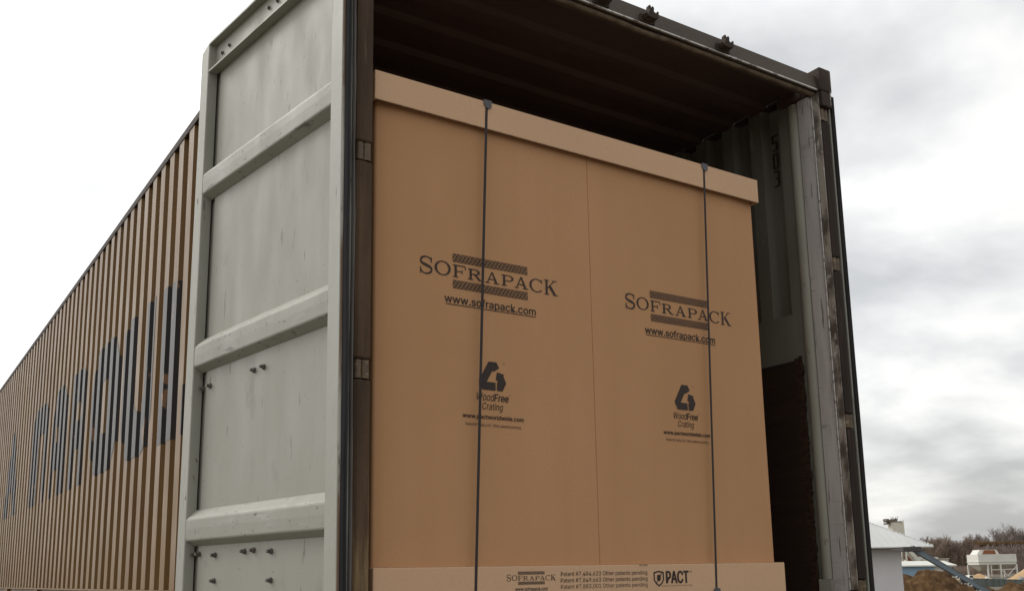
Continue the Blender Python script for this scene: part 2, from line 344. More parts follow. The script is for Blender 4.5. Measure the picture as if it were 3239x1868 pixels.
fl = MB(); fl.box(.05, XR-.05, .02, YE, -.14, -.1115); fl.box(.075, XR-.075, .004, .02, -.2, -.1125); fl.build('floor', 'floor', box)
ew = MB(); ew.box(0, XR, YE+.002, YE+.04, ZB, 2.35); ew.build('end_wall', 'brown', box)

# door header with lock keepers and seal lip
hd = MB()
hd.prism([(0.0, 2.258), (.075, 2.258), (.10, 2.30), (.10, 2.345), (.012, 2.338)], lambda p: (.074, p[0], p[1]), lambda p: (2.404, p[0], p[1]))
ho = hd.build('door_header', 'header', box)
lp = MB(); rows = []
for i in range(61):
    x = .074+2.33*i/60; dent = .010*math.exp(-((x-1.33)/.10)**2)+.0015*mnoise.noise((x*9, 0, 0))
    rows.append([(x, .030+.013*math.cos(a)-dent*.3, 2.249-dent+.011*math.sin(a)) for a in [k*math.pi/5 for k in range(10)]])
lp.sheet(rows, closed=True); lp.build('seal_lip', 'lip', ho, smooth=True)
be = MB()
for i in range(60):
    x0 = .074+2.33*i/60; x1 = .074+2.33*(i+1)/60; w = .0024+.0012*mnoise.noise((x0*7, 1, 0))
    be.box(x0, x1, -.0045, .004, 2.2545+.0016*mnoise.noise((x0*5, 3, 0)), 2.2575+w)
be.build('metal_edge', 'bare_metal', ho)
for x in (.63, 1.075, 1.322, 1.764):
    k = MB(); kz = lambda px, py, pz: (x+(px-x)*.88, py*.9, 2.262+(pz-2.272)*.86)
    k.bbox(x-.045, x+.045, -.012, -.0005, 2.272, 2.312, .003)
    k.prism([(-.040, 0), (-.026, -.004), (-.016, .030), (.004, .050), (.012, .040), (.010, .022), (.026, .012), (.036, .030), (.044, .026), (.040, -.006), (.012, -.016), (-.03, -.014)],
            lambda p: (x+p[0], -.012, 2.293+p[1]), lambda p: (x+p[0]*.92, -.046, 2.297+p[1]*.95))
    k.prism([(-.012, .024), (.010, .024), (.006, .062), (-.002, .066), (-.008, .060)], lambda p: (x+p[0], -.0125, 2.291+p[1]), lambda p: (x+p[0], -.030, 2.293+p[1]))
    k.map(kz).build('lock_keeper', 'dark_steel', ho)

# corner posts with hinge columns
LUG = (-.09, .65, 1.392, 2.14)
def post(side):
    X = (lambda v: v) if side < 0 else (lambda v: XR+.0037-v)
    def bx(mb, a_, c_, *r, **k): x0, x1 = sorted((X(a_), X(c_))); mb.bbox(x0, x1, *r, **k)
    p = MB(); bx(p, .0, .0705, .052, .16, ZB+.12, 2.25, b=.003)
    po = p.build('corner_post', 'dark_steel', box)
    cuts = [ZB+.12]+[v for z in LUG for v in (z-.034, z+.034)]+[2.245]
    c = MB(); prof = [(.0037, .050), (.0037, .020), (.010, .006), (.022, 0), (.034, .0), (.045, .003), (.0640, .003), (.0687, .008), (.0687, .050)]
    for za, zb in zip(cuts[0::2], cuts[1::2]):
        zs = [za, za+.006, zb-.006, zb]
        rows = []
        for z, sh in zip(zs, (.004, 0, 0, .004)):
            rows.append([(X(a+(sh if a < .02 else -sh if a > .06 else 0)), b+(sh if b < .02 else 0), z) for a, b in prof])
        c.sheet(rows); c.face(rows[0]); c.face(rows[-1][::-1])
    c.build('hinge_column', 'column' if side < 0 else 'column_shaded', po)
    for z in LUG:
        h = MB()
        for cx, rr in ((.026, .0145), (.051, .0155)):
            ring = [(cx+rr*math.sin(a), .016-rr*math.cos(a)) for a in [k*2*math.pi/14 for k in range(14)]]
            h.prism(ring, lambda q: (X(q[0]), q[1], z-.030), lambda q: (X(q[0]), q[1], z+.030))
        bx(h, .012, .063, .016, .0515, z-.030, z+.030, b=.002)
        h.build('hinge_lug', 'lug', po, smooth=True)
    return po
M['lug'] = mat('worn brass brown hinge steel', (.13, .085, .042), [(40, 4, .42, .62, (.085, .055, .038), .9), ((20, 20, 60), 4, .6, .7, (.33, .25, .14), .7)], .45, (60, .25), .5, .2)
pl = post(-1); pr_ = post(1)
# pale inner face of the right post: scraped edge, bead, scuffed plate, rounded trim
q = MB(); q.box(2.4105, 2.4155, .0515, .132, -.11, 2.257); q.build('inner_face', 'scuffed', pr_)
q = MB(); q.box(2.4095, 2.4135, .0025, .0375, -.1, 2.257); q.build('scraped_edge', 'scuffed_edge', pr_)
q = MB(); rows = []
for i in range(61):
    z = -.1+2.357*i/60; d = .0012*mnoise.noise((0, z*4, 5))
    rows.append([(2.4095-.0035*math.sin(a)+d, .0445-.0045*math.cos(a)+d, z) for a in [k*math.pi/4 for k in range(5)]])
q.sheet(rows); q.build('seal_bead', 'bare_metal', pr_, smooth=True)
q = MB(); rows = []
for z in (-.052, .4, 1.0, 1.6, 2.25):
    rows.append([(2.436-.034*math.sin(a), .168-.036*math.cos(a), z) for a in [k*math.pi/10 for k in range(11)]])
q.sheet(rows); q.build('corner_trim', 'trim', pr_, smooth=True)
q = MB(); q.box(.0665, .0705, .0515, .132, -.1, 2.257); q.build('inner_face', 'scuffed', pl)

q = MB(); q.bbox(2.398, 2.436, .1325, .205, -.1105, -.0535, .003); q.build('base_plate', 'trim', pr_)
# corner castings
for side in (-1, 1):
    X = (lambda v: v) if side < 0 else (lambda v: XR+.0037-v)
    for yy in (0, YE-.14):
        for za, zb in ((2.2525, 2.373), (ZB-.006, ZB+.112)):
            c = MB(); x0, x1 = sorted((X(-.002), X(.082)))
            y0, y1 = (-.020, .165) if yy == 0 else (YE-.12, YE+.045)
            c.bbox(x0, x1, y0, y1, za, zb, b=.008, seg=3)
            c.build('corner_casting', 'dark_steel', box, smooth=True)
    c = MB(); x0, x1 = sorted((X(.004), X(.075))); c.bbox(x0, x1, -.018, .05, 2.176, 2.2515, b=.004)
    co = c.build('casting_plate', 'dark_steel', box)
    c = MB(); x0, x1 = sorted((X(.0125), X(.016))); 
    for i in range(12):
        za = 2.19+i*.011; c.box(x0, x1, -.0195-.0012*abs(mnoise.noise((i*.9, 0, 0))), -.0185, za, za+.0095)
    c.build('worn_edge', 'bare_metal', co)

# right inside wall: repair patch, plywood lining with a torn edge, stencilled number
q = MB(); q.box(2.411, 2.417, .232, 1.6, .974, 1.205); q.build('repair_patch', 'inside', rw)
q = MB(); top = .972; edge = []
for i in range(90):
    z = -.1105+(top+.1105)*i/89
    edge.append((.226+.010*mnoise.noise((0, z*14, 1))+.006*mnoise.noise((0, z*60, 2)), z))
poly = edge+[(3.4, top), (3.4, -.1105)]
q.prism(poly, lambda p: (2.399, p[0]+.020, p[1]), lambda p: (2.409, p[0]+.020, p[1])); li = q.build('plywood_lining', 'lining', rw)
q = MB(); random.seed(4)
e2 = [(.212+.010*mnoise.noise((0, z*18, 7))+.009*mnoise.noise((0, z*75, 9)), z+.004) for _, z in edge]
e2 += [(.215, top+.018), (.222, top+.006), (.228, top+.020), (.236, top+.002), (.247, top+.013), (.256, top+.003), (.262, -.1105)]
q.prism(e2, lambda p: (2.4005, p[0], p[1]), lambda p: (2.4125, p[0], p[1])); q.build('torn_edge', 'splinter', li)
SEG = {'5': [((0, 1), (1, 1)), ((0, 1), (0, .55)), ((0, .55), (.8, .55)), ((.8, .55), (1, .42)), ((1, .42), (1, .12)), ((1, .12), (.8, 0)), ((.8, 0), (0, 0))],
       '0': [((.15, 1), (.85, 1)), ((.85, 1), (1, .85)), ((1, .85), (1, .15)), ((1, .15), (.85, 0)), ((.85, 0), (.15, 0)), ((.15, 0), (0, .15)), ((0, .15), (0, .85)), ((0, .85), (.15, 1))],
       '3': [((0, 1), (.85, 1)), ((.85, 1), (1, .85)), ((1, .85), (1, .62)), ((1, .62), (.8, .52)), ((.8, .52), (.3, .52)), ((.8, .52), (1, .42)), ((1, .42), (1, .12)), ((1, .12), (.8, 0)), ((.8, 0), (.05, 0))]}
q = MB(); cnt = 0
for ch, zt in zip('503', (2.182, 2.085, 1.99)):
    for (a, b), (c, d) in SEG[ch]:
        # a reader inside faces +X, so letters run towards -Y
        p0 = Vector((0, .356-.026*a, zt-.084+.078*b)); p1 = Vector((0, .356-.026*c, zt-.084+.078*d))
        dr = (p1-p0).normalized(); nn = Vector((0, -dr.z, dr.y))*(.0048+.0030*abs(dr.z)); xx = XR-.004-.0012-cnt*.00012; cnt += 1
        p0 -= dr*.0045; p1 += dr*.0045
        q.face([(xx, *(p0+nn)[1:]), (xx, *(p0-nn)[1:]), (xx, *(p1-nn)[1:]), (xx, *(p1+nn)[1:])])
q.build('stencil_number', 'ink', rw, fix=False)

# ---- doors
TH = R(8)
def make_door(side, lean):
    if side < 0:
        h = Vector((-.049, 0, 0)); th = TH; sx = 1; thick = .052
    else:
        h = Vector((2.521, .004, 0)); th = R(3); sx = -1; thick = .035
    dv = Vector((-sx*math.sin(th), math.cos(th), 0)); nv = Vector((-sx*math.cos(th), -math.sin(th), 0))
    def f(s, n, z):
        if lean:
            k = 1-max(z, -.06)/2.245; w = min(1, max(0, s/1.15)); s = s+.038*k*w-.012*k*(1-w)
        p = h+dv*s+nv*n; return (p.x, p.y, z)
    B, T = -.195, 2.245
    P = MB(); zs = [B+(T-B)*i/12 for i in range(13)]
    P.sheet([[(s, -.040+.0007*mnoise.noise((s*3, z*3, 4)), z) for s in [.06+.14*j/2 for j in range(15)]] for z in zs])
    P.sheet([[(s, -thick, z) for s in (.0, .5, 1.14)] for z in zs])
    door = P.map(f).build('door', ['door_grey'], box, fix=False, smooth=True)
    door['label'] = 'open door showing its pale grey inside with raised ribs' if side < 0 else 'open door seen edge on with its black seal'
    q = MB()
    for i in range(12): q.box(1.078, 1.149, -thick+.001, 0, zs[i], zs[i+1]-1e-5 if i < 11 else zs[i+1]-.02)
    q = MB(); rows = []
    for z in zs+[T]: rows.append([(1.078, -.041, z), (1.078, -.003, z), (1.081, 0, z), (1.146, 0, z), (1.149, -.003, z), (1.149, -thick, z)])
    rows[-2] = [(s, n, T-.028 if s > 1.12 else T-.004) for s, n, z in rows[-2]]; rows.pop()
    q.sheet(rows); q.face(rows[-1]); q.map(f).build('edge_stile', 'rim_grey', door, fix=False)
    q = MB(); rows = []
    for z in [B+(T-B)*i/60 for i in range(61)]:
        d = .0022*mnoise.noise((0, z*5, 3)); rows.append([(.070, -.040, z), (.070, -.002, z), (.0685, d*.4, z), (.035, d, z), (.002, d*.3, z), (.0, -.002, z), (.0, -thick, z)])
    q.sheet(rows); q.face(rows[-1]); q.map(f).build('hinge_stile', 'rim_grey', door, smooth=True, fix=False)
    # top rail: a channel open to the inside
    q = MB(); q.box(.0705, 1.0775, -.036, -.032, 2.117, 2.235); q.map(f).build('rail_web', 'door_grey', door)
    q = MB(); q.box(.0705, 1.0775, -thick+.002, -.001, 2.2355, 2.244); q.box(.0705, 1.0775, -.0395, -.002, 2.109, 2.1165); q.map(f).build('rail_flange', 'door_grey', door)
    for zb in (.146, .836, 1.566):
        q = MB(); pf = [(-.0395, zb-.022), (-.036, zb-.0205), (-.0075, zb-.0040), (-.0035, zb-.0005), (-.002, zb+.0045), (-.001, zb+.045), (-.002, zb+.076), (-.0035, zb+.082), (-.009, zb+.090), (-.033, zb+.114), (-.0395, zb+.119)]
        rows = []
        for s in [.0708+1.0064*j/10 for j in range(11)]:
            rows.append([(s, n+(.0016*mnoise.noise((s*5, zb, z*4)) if n > -.03 else 0), z+.002*mnoise.noise((s*2.5, zb, 1))) for n, z in pf])
        q.sheet(rows); q.map(f).build('rib', 'rib_grey', door, fix=False)
    # caulk line where the ribs meet the edge stile
    def bolt(s, z, base=-.0395, r=.0105, ln=.020):
        q = MB(); q.tube((s, base, z), (s, base+ln*.38, z), r, r*.95, 6); q.tube((s, base+ln*.38, z), (s, base+ln, z), r*.62, r*.58, 8)
        q.map(f).build('bolt', 'bolt', door)
    for s, z in ((.633, .749), (.56, .749), (.997, .749), (1.060, .747), (1.064, .092), (1.025, .093), (.891, .086), (.658, .093), (.59, .095), (.466, .088), (.891, -.009), (.463, -.010)): bolt(s, z)
    for s, z in ((1.01, 2.177), (.945, 2.183), (.599, 2.187), (.529, 2.183), (.23, 2.187), (.16, 2.187)): bolt(s, z, -.0315, .0085, .011)
    # rubber seal round the hinge edge
    def seal(name, pf, mt, amp, ph):
        q = MB(); rows = []
        for z in [B+(T-B)*i/90 for i in range(91)]:
            d = amp*mnoise.noise((ph, z*2.3, 0))+amp*.4*mnoise.noise((ph, z*9, 3)); rows.append([(s+d, n+d*.6, z) for s, n in pf])
        q.sheet(rows); q.face(rows[-1]); q.map(f).build(name, mt, door, smooth=True, fix=False)
    if side < 0:
        seal('edge_flange', [(.001, -.0015), (-.003, -.003), (-.0035, -.009), (.001, -.0095)], 'rim_rust', .0006, 2)
        seal('seal', [(.0, -.010), (-.009, -.0105), (-.0125, -.0135), (-.0125, -.017), (-.0090, -.0215), (-.0125, -.0245), (-.0125, -.029), (-.009, -.0305), (.0, -.031)], 'rubber', .0026, 5)
        seal('seal_lip', [(.0, -.0395), (-.0125, -.040), (-.0155, -.0415), (-.0155, -.0445), (-.0125, -.0465), (.0, -.047)], 'rubber_lip', .0038, 8)
    else:
        seal('seal', [(.0, -.006), (-.010, -.007), (-.013, -.011), (-.010, -.016), (-.013, -.021), (-.010, -.026), (.0, -.027)], 'seal_dark', .0014, 5)
    return door
make_door(-1, True); make_door(1, False)

# ------------------------------------------------------------------ crate
YB = .06
cr = empty('cardboard_crate', (1.04, .65, -.111), 'tall brown cardboard crate with printed logos and two dark straps, standing inside the container', 'crate')
b = MB(); xs = [.1076, .1096, .1136, .1176, 1.0222, 1.0245, 1.0268, 1.0325, 1.0355, 1.0385, 1.9609, 1.9649, 1.9689, 1.9709]
ds = [.010, .004, .001, 0, 0, .0034, .0, .0, .0, 0, 0, .001, .004, .010]
prof = [(x, YB+d) for x, d in zip(xs, ds)]+[(1.9709, 1.24), (.1076, 1.24)]
def face_y(x, z):   # the board bows back towards its corners and ripples a little
    u = abs(x-1.04)/.9317; v = max(0, (.16-(z-.02))/.16) if z < .18 else 0
    return .011*max(0, u-.80)**2/.04+.0005*(1+mnoise.noise((x*3.1, z*2.3, 4)))+.0002*(1+mnoise.noise((x*9, z*5, 9)))
xx = sorted(set([v for v in (round(.1136+i*.04, 4) for i in range(47)) if not 1.015 < v < 1.045]+xs))
off = dict(zip(xs, ds)); rows = []
for z in [-.11+i*1.81/44 for i in range(45)]:
    rows.append([(x, YB+off.get(x, 0)+face_y(x, z), z) for x in xx]+[(1.9709, 1.24, z), (.1076, 1.24, z)])
b.sheet(rows, closed=True)
body = b.build('body', 'card', cr, smooth=True)
b = MB(); b.bbox(.090, 1.978, .035, .0405, 1.6110, 1.7180, .0018); b.bbox(.0902, 1.9778, .0407, 1.2565, 1.7120, 1.7178, .0015); b.bbox(.090, .0955, .0408, 1.2565, 1.6112, 1.7118, .0015); b.bbox(1.9725, 1.978, .0408, 1.2565, 1.6112, 1.7118, .0015); b.bbox(.090, 1.978, 1.2567, 1.262, 1.6110, 1.7180, .0015)
lid = b.build('lid', 'card_lid_lit', cr)
b = MB(); b.box(.092, 1.976, .0355, .0400, 1.6098, 1.6109); b.build('cut_edge', 'card_edge', lid)
b = MB(); b.bbox(.0976, 1.9871, .035, 1.265, -.111, .0232, .003); tray = b.build('tray', 'card_lid_lit', cr)
b = MB()
for i in range(40):
    x0 = .1+1.885*i/40; b.box(x0, x0+1.885/40, .0365, .0405, .0233, .0245+.0010*mnoise.noise((x0*6, 0, 0)))
b.box(1.19, 1.232, .033, .0345, .0195, .0238); b.build('cut_edge', 'card_edge', tray)

# ---- printing: thin ink sheets lying on the board
LAY = [0]
def layer(): LAY[0] = (LAY[0]+1) % 9; return LAY[0]*.00008
import os
FONT = None
try:
    fp = os.path.join(bpy.utils.system_resource('DATAFILES'), 'fonts', 'Inter.woff2')
    if os.path.exists(fp): FONT = bpy.data.fonts.load(fp)
except Exception: FONT = None
class Ink(MB):
    def __init__(s, y): super().__init__(); s.y = y
    def poly(s, pts):
        d = s.y-.0006-layer(); s.face([(x, d, z) for x, z in pts])
    def rect(s, x0, x1, z0, z1): s.poly([(x0, z0), (x1, z0), (x1, z1), (x0, z1)])
    def stroke(s, pts, ws):
        d = s.y-.0006-layer(); A = []
        for i, p in enumerate(pts):
            a = Vector(pts[max(0, i-1)]); c = Vector(pts[min(len(pts)-1, i+1)]); t_ = (c-a).normalized(); n = Vector((-t_.y, t_.x))*ws[i]/2
            A.append((Vector(p)+n, Vector(p)-n))
        for (a, b_), (c, e_) in zip(A[:-1], A[1:]): s.face([(a.x, d, a.y), (b_.x, d, b_.y), (e_.x, d, e_.y), (c.x, d, c.y)])
    def ring(s, cx, cz, rx, rz, wx, wz, a0=0, a1=360, n=40):
        d = s.y-.0006-layer()
        for i in range(n):
            a = R(a0+(a1-a0)*i/n); c = R(a0+(a1-a0)*(i+1)/n)
            s.face([(cx+rx*math.cos(a), d, cz+rz*math.sin(a)), (cx+rx*math.cos(c), d, cz+rz*math.sin(c)),
                    (cx+(rx-wx)*math.cos(c), d, cz+(rz-wz)*math.sin(c)), (cx+(rx-wx)*math.cos(a), d, cz+(rz-wz)*math.sin(a))])
    def text(s, st, x0, x1, z0, z1, bold=0, shear=0):
        cu = bpy.data.curves.new('t', 'FONT'); cu.body = st; cu.shear = shear; cu.resolution_u = 3
        if FONT: cu.font = FONT
        ob = bpy.data.objects.new('t', cu); COL.objects.link(ob); bpy.context.view_layer.update()
        me = bpy.data.meshes.new_from_object(ob); vs_ = [v.co.copy() for v in me.vertices]
        ax = min(v.x for v in vs_); bx_ = max(v.x for v in vs_); ay = min(v.y for v in vs_); by = max(v.y for v in vs_)
        for sx_, sz_ in (((-1, 0), (1, 0), (0, .6), (0, -.6)) if bold else ((0, 0),)):      # heavier type: struck more than once
            d = s.y-.0006-layer()
            vv = [(x0+bold+(v.x-ax)/(bx_-ax)*(x1-x0-2*bold)+sx_*bold, z0+(v.y-ay)/(by-ay)*(z1-z0)+sz_*bold) for v in vs_]
            for j, p in enumerate(me.polygons): s.face([(vv[q][0], d-(j % 11)*6e-6, vv[q][1]) for q in p.vertices])
        bpy.data.objects.remove(ob); bpy.data.curves.remove(cu); bpy.data.meshes.remove(me)
    def put(s, fn): s.v = [(fn(x, z)[0], y, fn(x, z)[1]) for x, y, z in s.v]; return s
def cat_rom(P, n=8):
    o = []
    for i in range(len(P)-1):
        p0, p1, p2, p3 = (Vector(P[max(0, min(len(P)-1, k))]) for k in (i-1, i, i+1, i+2))
        for j in range(n):
            t_ = j/n; o.append(.5*((2*p1)+(p2-p0)*t_+(2*p0-5*p1+4*p2-p3)*t_*t_+(3*p1-p0-3*p2+p3)*t_**3))
    o.append(Vector(P[-1])); return o
def serif_name(k):
    """the word SOFRAPACK in book serif capitals, large outer letters, small middle ones"""
    ST, TN = .0092, .0036
    def serif(x0, x1, z, up_=True): k.rect(x0, x1, z, z+TN*.9) if up_ else k.rect(x0, x1, z-TN*.9, z)
    # S
    x0, x1, z0, z1 = .2775, .3255, 1.0245, 1.0868
    pts = [(.93, .80), (.80, .93), (.50, .985), (.20, .92), (.06, .76), (.16, .60), (.5, .50), (.84, .40), (.95, .24), (.80, .08), (.48, .012), (.20, .07), (.06, .22)]
    P = cat_rom([(x0+a*(x1-x0), z0+c*(z1-z0)) for a, c in pts], 6); ws = []
    for i in range(len(P)):
        t_ = i/(len(P)-1); ws.append(.0042+.0056*max(math.exp(-((t_-.5)/.16)**2), .55*math.exp(-((t_-.27)/.08)**2), .55*math.exp(-((t_-.73)/.08)**2)))
    k.stroke(P, ws); k.rect(x1-.0055, x1-.0020, z0+.66*(z1-z0), z1-.001); k.rect(x0+.0005, x0+.0040, z0-.001, z0+.36*(z1-z0))
    k.ring(.367, 1.0545, .0322, .0262, ST, TN)                                             # O
    def stem(x, z0, z1, sl=.0065): k.rect(x, x+ST, z0, z1); serif(x-sl, x+ST+sl, z0); serif(x-sl, x+ST+sl, z1, False)
    z0, z1 = 1.0288, 1.0750                                                                 # F
    stem(.4148, z0, z1); k.rect(.424, .459, z1-TN, z1); k.poly([(.4555, z1-TN), (.4605, z1-TN), (.4625, z1-.0145), (.4600, z1-.0145)])
    k.rect(.424, .446, 1.0500, 1.0500+TN); k.rect(.4440, .4475, 1.0440, 1.0590)
    z0, z1 = 1.0295, 1.0705                                                                 # R
    stem(.4765, z0, z1); k.ring(.4990, 1.0597, .0205, .0106, .0085, .0034, -90, 90, 20); k.rect(.485, .4992, z1-.0034, z1); k.rect(.485, .4992, 1.0491, 1.0525)
    k.poly([(.494, 1.0500), (.5040, 1.0500), (.5275, z0), (.5165, z0)]); serif(.5165, .5345, z0)
    def A(xl, xr, z0, z1):
        c = (xl+xr)/2-.002
        k.poly([(c-.0015, z1), (c+.0045, z1), (xr-.006, z0), (xr-.017, z0)]); k.poly([(c-.0015, z1), (c+.0012, z1-.006), (xl+.0105, z0), (xl+.0065, z0)])
        k.rect(xl+.0165, xr-.019, z0+.0135, z0+.0135+TN); serif(xl, xl+.0185, z0); serif(xr-.023, xr, z0)
    A(.5420, .6022, 1.0288, 1.0716)
    z0, z1 = 1.0288, 1.0705                                                                 # P
    stem(.6185, z0, z1); k.ring(.6435, 1.0588, .0212, .0117, .0085, .0034, -90, 90, 20); k.rect(.627, .6438, z1-.0034, z1); k.rect(.627, .6438, 1.0471, 1.0505)
    A(.6685, .7292, 1.0280, 1.0727)
    k.ring(.7680, 1.0507, .0328, .0262, ST, TN, 42, 318, 34); k.rect(.7895, .7922, 1.0600, 1.0765)   # C
    z0, z1 = 1.0228, 1.0805                                                                 # K
    stem(.8085, z0, z1); k.poly([(.8165, 1.0455), (.8165, 1.0505), (.8470, z1), (.8520, z1)]); serif(.8400, .8600, z1, False)
    k.poly([(.8235, 1.0525), (.8320, 1.0600), (.8585, z0), (.8465, z0)]); serif(.8420, .8640, z0)
def bars(k):
    for zb, zt in ((1.0846, 1.1150), (.9880, 1.0180)):
        k.rect(.4070, .7268, zt-.0016, zt); k.rect(.4070, .7268, zb, zb+.0016)
        n = 21; p = .3198/n; rh = (zt-zb-.0050)/3
        for r in range(3):
            za = zb+.0025+r*rh
            for i in range(-1, n+1):
                xa = .4070+i*p+p*.33*r; C_ = lambda v: min(.7268, max(.4070, v))
                for tri in ([(xa+p*.06, .06), (xa+p*.94, .06), (xa+p*.5, .72)], [(xa+p*.60, .96), (xa+p, .34), (xa+p*1.40, .96)]):
                    pp = [(C_(x), za+rh*z) for x, z in tri]
                    if max(x for x, z in pp)-min(x for x, z in pp) > p*.15: k.poly(pp)
def logo(parent, y, fn):
    k = Ink(y); serif_name(k); bars(k); k.put(fn); o = k.build('printed_logo', 'ink', parent, fix=False)
    k = Ink(y); k.text('www.sofrapack.com', .3732, .7611, .9262, .9632, .0007); k.rect(.3785, .7606, .9268, .9296); k.put(fn); k.build('printed_address', 'ink', parent, fix=False)
    return o
def emblem(dx):
    k = Ink(YB)
    k.poly([(.5514, .7387), (.5843, .7387), (.5955, .7178), (.5714, .7033), (.5673, .7072)][::-1])
    k.poly([(.5514, .7387), (.5673, .7072), (.5422, .6647), (.5250, .6357), (.5099, .6664)][::-1]); k.poly([(.5422, .6647), (.5795, .6647), (.5792, .6357), (.5242, .6357)][::-1])
    k.poly([(.5864, .7032), (.6167, .6959), (.6125, .6914), (.5840, .6757), (.5804, .6742)][::-1]); k.poly([(.6125, .6914), (.6244, .6652), (.6086, .6357), (.5853, .6357), (.5856, .6647), (.5913, .6650), (.5840, .6757)][::-1])
    k.text('TM', .6092, .6185, .7340, .7385, 0); k.put(lambda x, z: (x+dx, z)); k.build('printed_emblem', 'ink', body, fix=False)
    k = Ink(YB); k.text('Wood', .5013, .5742, .5968, .6242, 0, .22); k.text('Free', .5725, .6345, .5968, .6236, .0008, .22); k.text('TM', .6345, .6430, .6205, .6245, .0)
    k.text('Crating', .5232, .6101, .5580, .5905, 0, .22); k.put(lambda x, z: (x+dx, z)); k.build('printed_words', 'ink', body, fix=False)
    k = Ink(YB); k.text('www.pactworldwide.com', .4429, .6965, .5275, .5467, .0005); k.text('Patent #7,484,623  Other patents pending', .4558, .6838, .5022, .5154, 0)
    k.put(lambda x, z: (x+dx, z)); k.build('printed_address', 'ink', body, fix=False)
logo(body, YB, lambda x, z: (x, z)); logo(body, YB, lambda x, z: (x+.919, z-.001))
emblem(0); emblem(.9235)
TY = .035
logo(tray, TY, lambda x, z: (.5972+(x-.277)*.352, -.0403+(z-.988)*.352))
k = Ink(TY)
for s_, bz in (('7,484,623', -.0140), ('7,849,663', -.0362), ('7,883,001', -.0584)):
    k.text('Patent #%s Other patents pending' % s_, .8255-(.0010 if bz < -.03 else 0), 1.2275, bz-.0042, bz+.0152, .0)
k.build('printed_patents', 'ink', tray, fix=False)
k = Ink(TY); k.text('PACT', 1.3200, 1.4395, -.0490, -.0034, .0026); k.text('TM', 1.4415, 1.4560, -.0105, -.0040, .0)
sh = [(1.2590, -.0060), (1.2720, -.0035), (1.2848, -.0010), (1.2975, -.0035), (1.3105, -.0060), (1.3105, -.0360), (1.3010, -.0500), (1.2848, -.0606), (1.2690, -.0500), (1.2590, -.0360)]
cx, cz = 1.2848, -.028; d = TY-.0006-layer()
for i in range(len(sh)):
    a = sh[i]; c = sh[(i+1) % len(sh)]; I = lambda p: (cx+(p[0]-cx)*.78, cz+(p[1]-cz)*.80)
    k.face([(a[0], d, a[1]), (c[0], d, c[1]), (I(c)[0], d, I(c)[1]), (I(a)[0], d, I(a)[1])])
k.poly([(1.2760, -.0180), (1.2860, -.0150), (1.2950, -.0200), (1.2940, -.0340), (1.2850, -.0420), (1.2755, -.0340)][::-1])
k.poly([(1.2920, -.0170), (1.3020, -.0060), (1.3035, -.0075), (1.2945, -.0195)][::-1]); k.poly([(1.2770, -.0370), (1.2690, -.0480), (1.2705, -.0495), (1.2800, -.0390)][::-1])
k.build('printed_emblem', 'ink', tray, fix=False)
k = Ink(TY); k.text('PACKAGING AND CRATING TECHNOLOGIES', 1.2966, 1.4568, -.0606, -.0562, 0); k.build('printed_line', 'ink_faint', tray, fix=False)

def strap(xt, xb):
    w = .0052; zt, zb = 1.693, -.11
    q = MB(); path = []
    X = lambda z: xb+(xt-xb)*(z-zb)/(zt-zb)
    path = [(X(zt), .070, 1.7195), (X(zt), .0345, 1.7195), (X(1.7185), .0338, 1.7182), (X(1.62), .0338, 1.62)]
    for i in range(1, 8): z = 1.62-1.58*i/8; path.append((X(z), .0338-.0002*i/8, z))
    path += [(X(.02), .0336, .02), (X(-.03), .0337, -.03), (X(zb), .0337, zb)]
    for s_ in (0, 1):
        dd = .0010*s_; q.sheet([[(x-w, y+dd, z-dd*.3), (x+w, y+dd, z-dd*.3)] for x, y, z in path])
    a = [(x-w, y, z) for x, y, z in path]; b_ = [(x-w, y+.001, z-.0003) for x, y, z in path]; q.sheet([a, b_])
    a = [(x+w, y, z) for x, y, z in path]; b_ = [(x+w, y+.001, z-.0003) for x, y, z in path]; q.sheet([a, b_])
    so = q.build('strap', 'strap', cr, fix=False)
    x = X(1.70)+.003; c = MB()
    pf = [(-.0165, 1.7208), (-.0158, 1.704), (-.0075, 1.6930), (-.0040, 1.6905), (.0050, 1.6895), (.0120, 1.6920), (.0160, 1.6980), (.0168, 1.7208)]
    c.prism(pf, lambda p: (x+p[0], .0298, p[1]), lambda p: (x+p[0], .0334, p[1])); c.box(x-.0165, x+.0168, .0302, .075, 1.7211, 1.7225)
    c.build('strap_clip', 'clip', so)
    x = X(-.078); c = MB(); c.prism([(-.017, -.0842), (-.0165, -.070), (-.011, -.0635), (0, -.061), (.011, -.0635), (.0165, -.070), (.017, -.0842)], lambda p: (x+p[0], .028, p[1]-.010), lambda p: (x+p[0], .0333, p[1]-.010))
    c.build('strap_clip', 'clip', so)
    return so
strap(.5420, .4710); strap(1.6460, 1.5830)

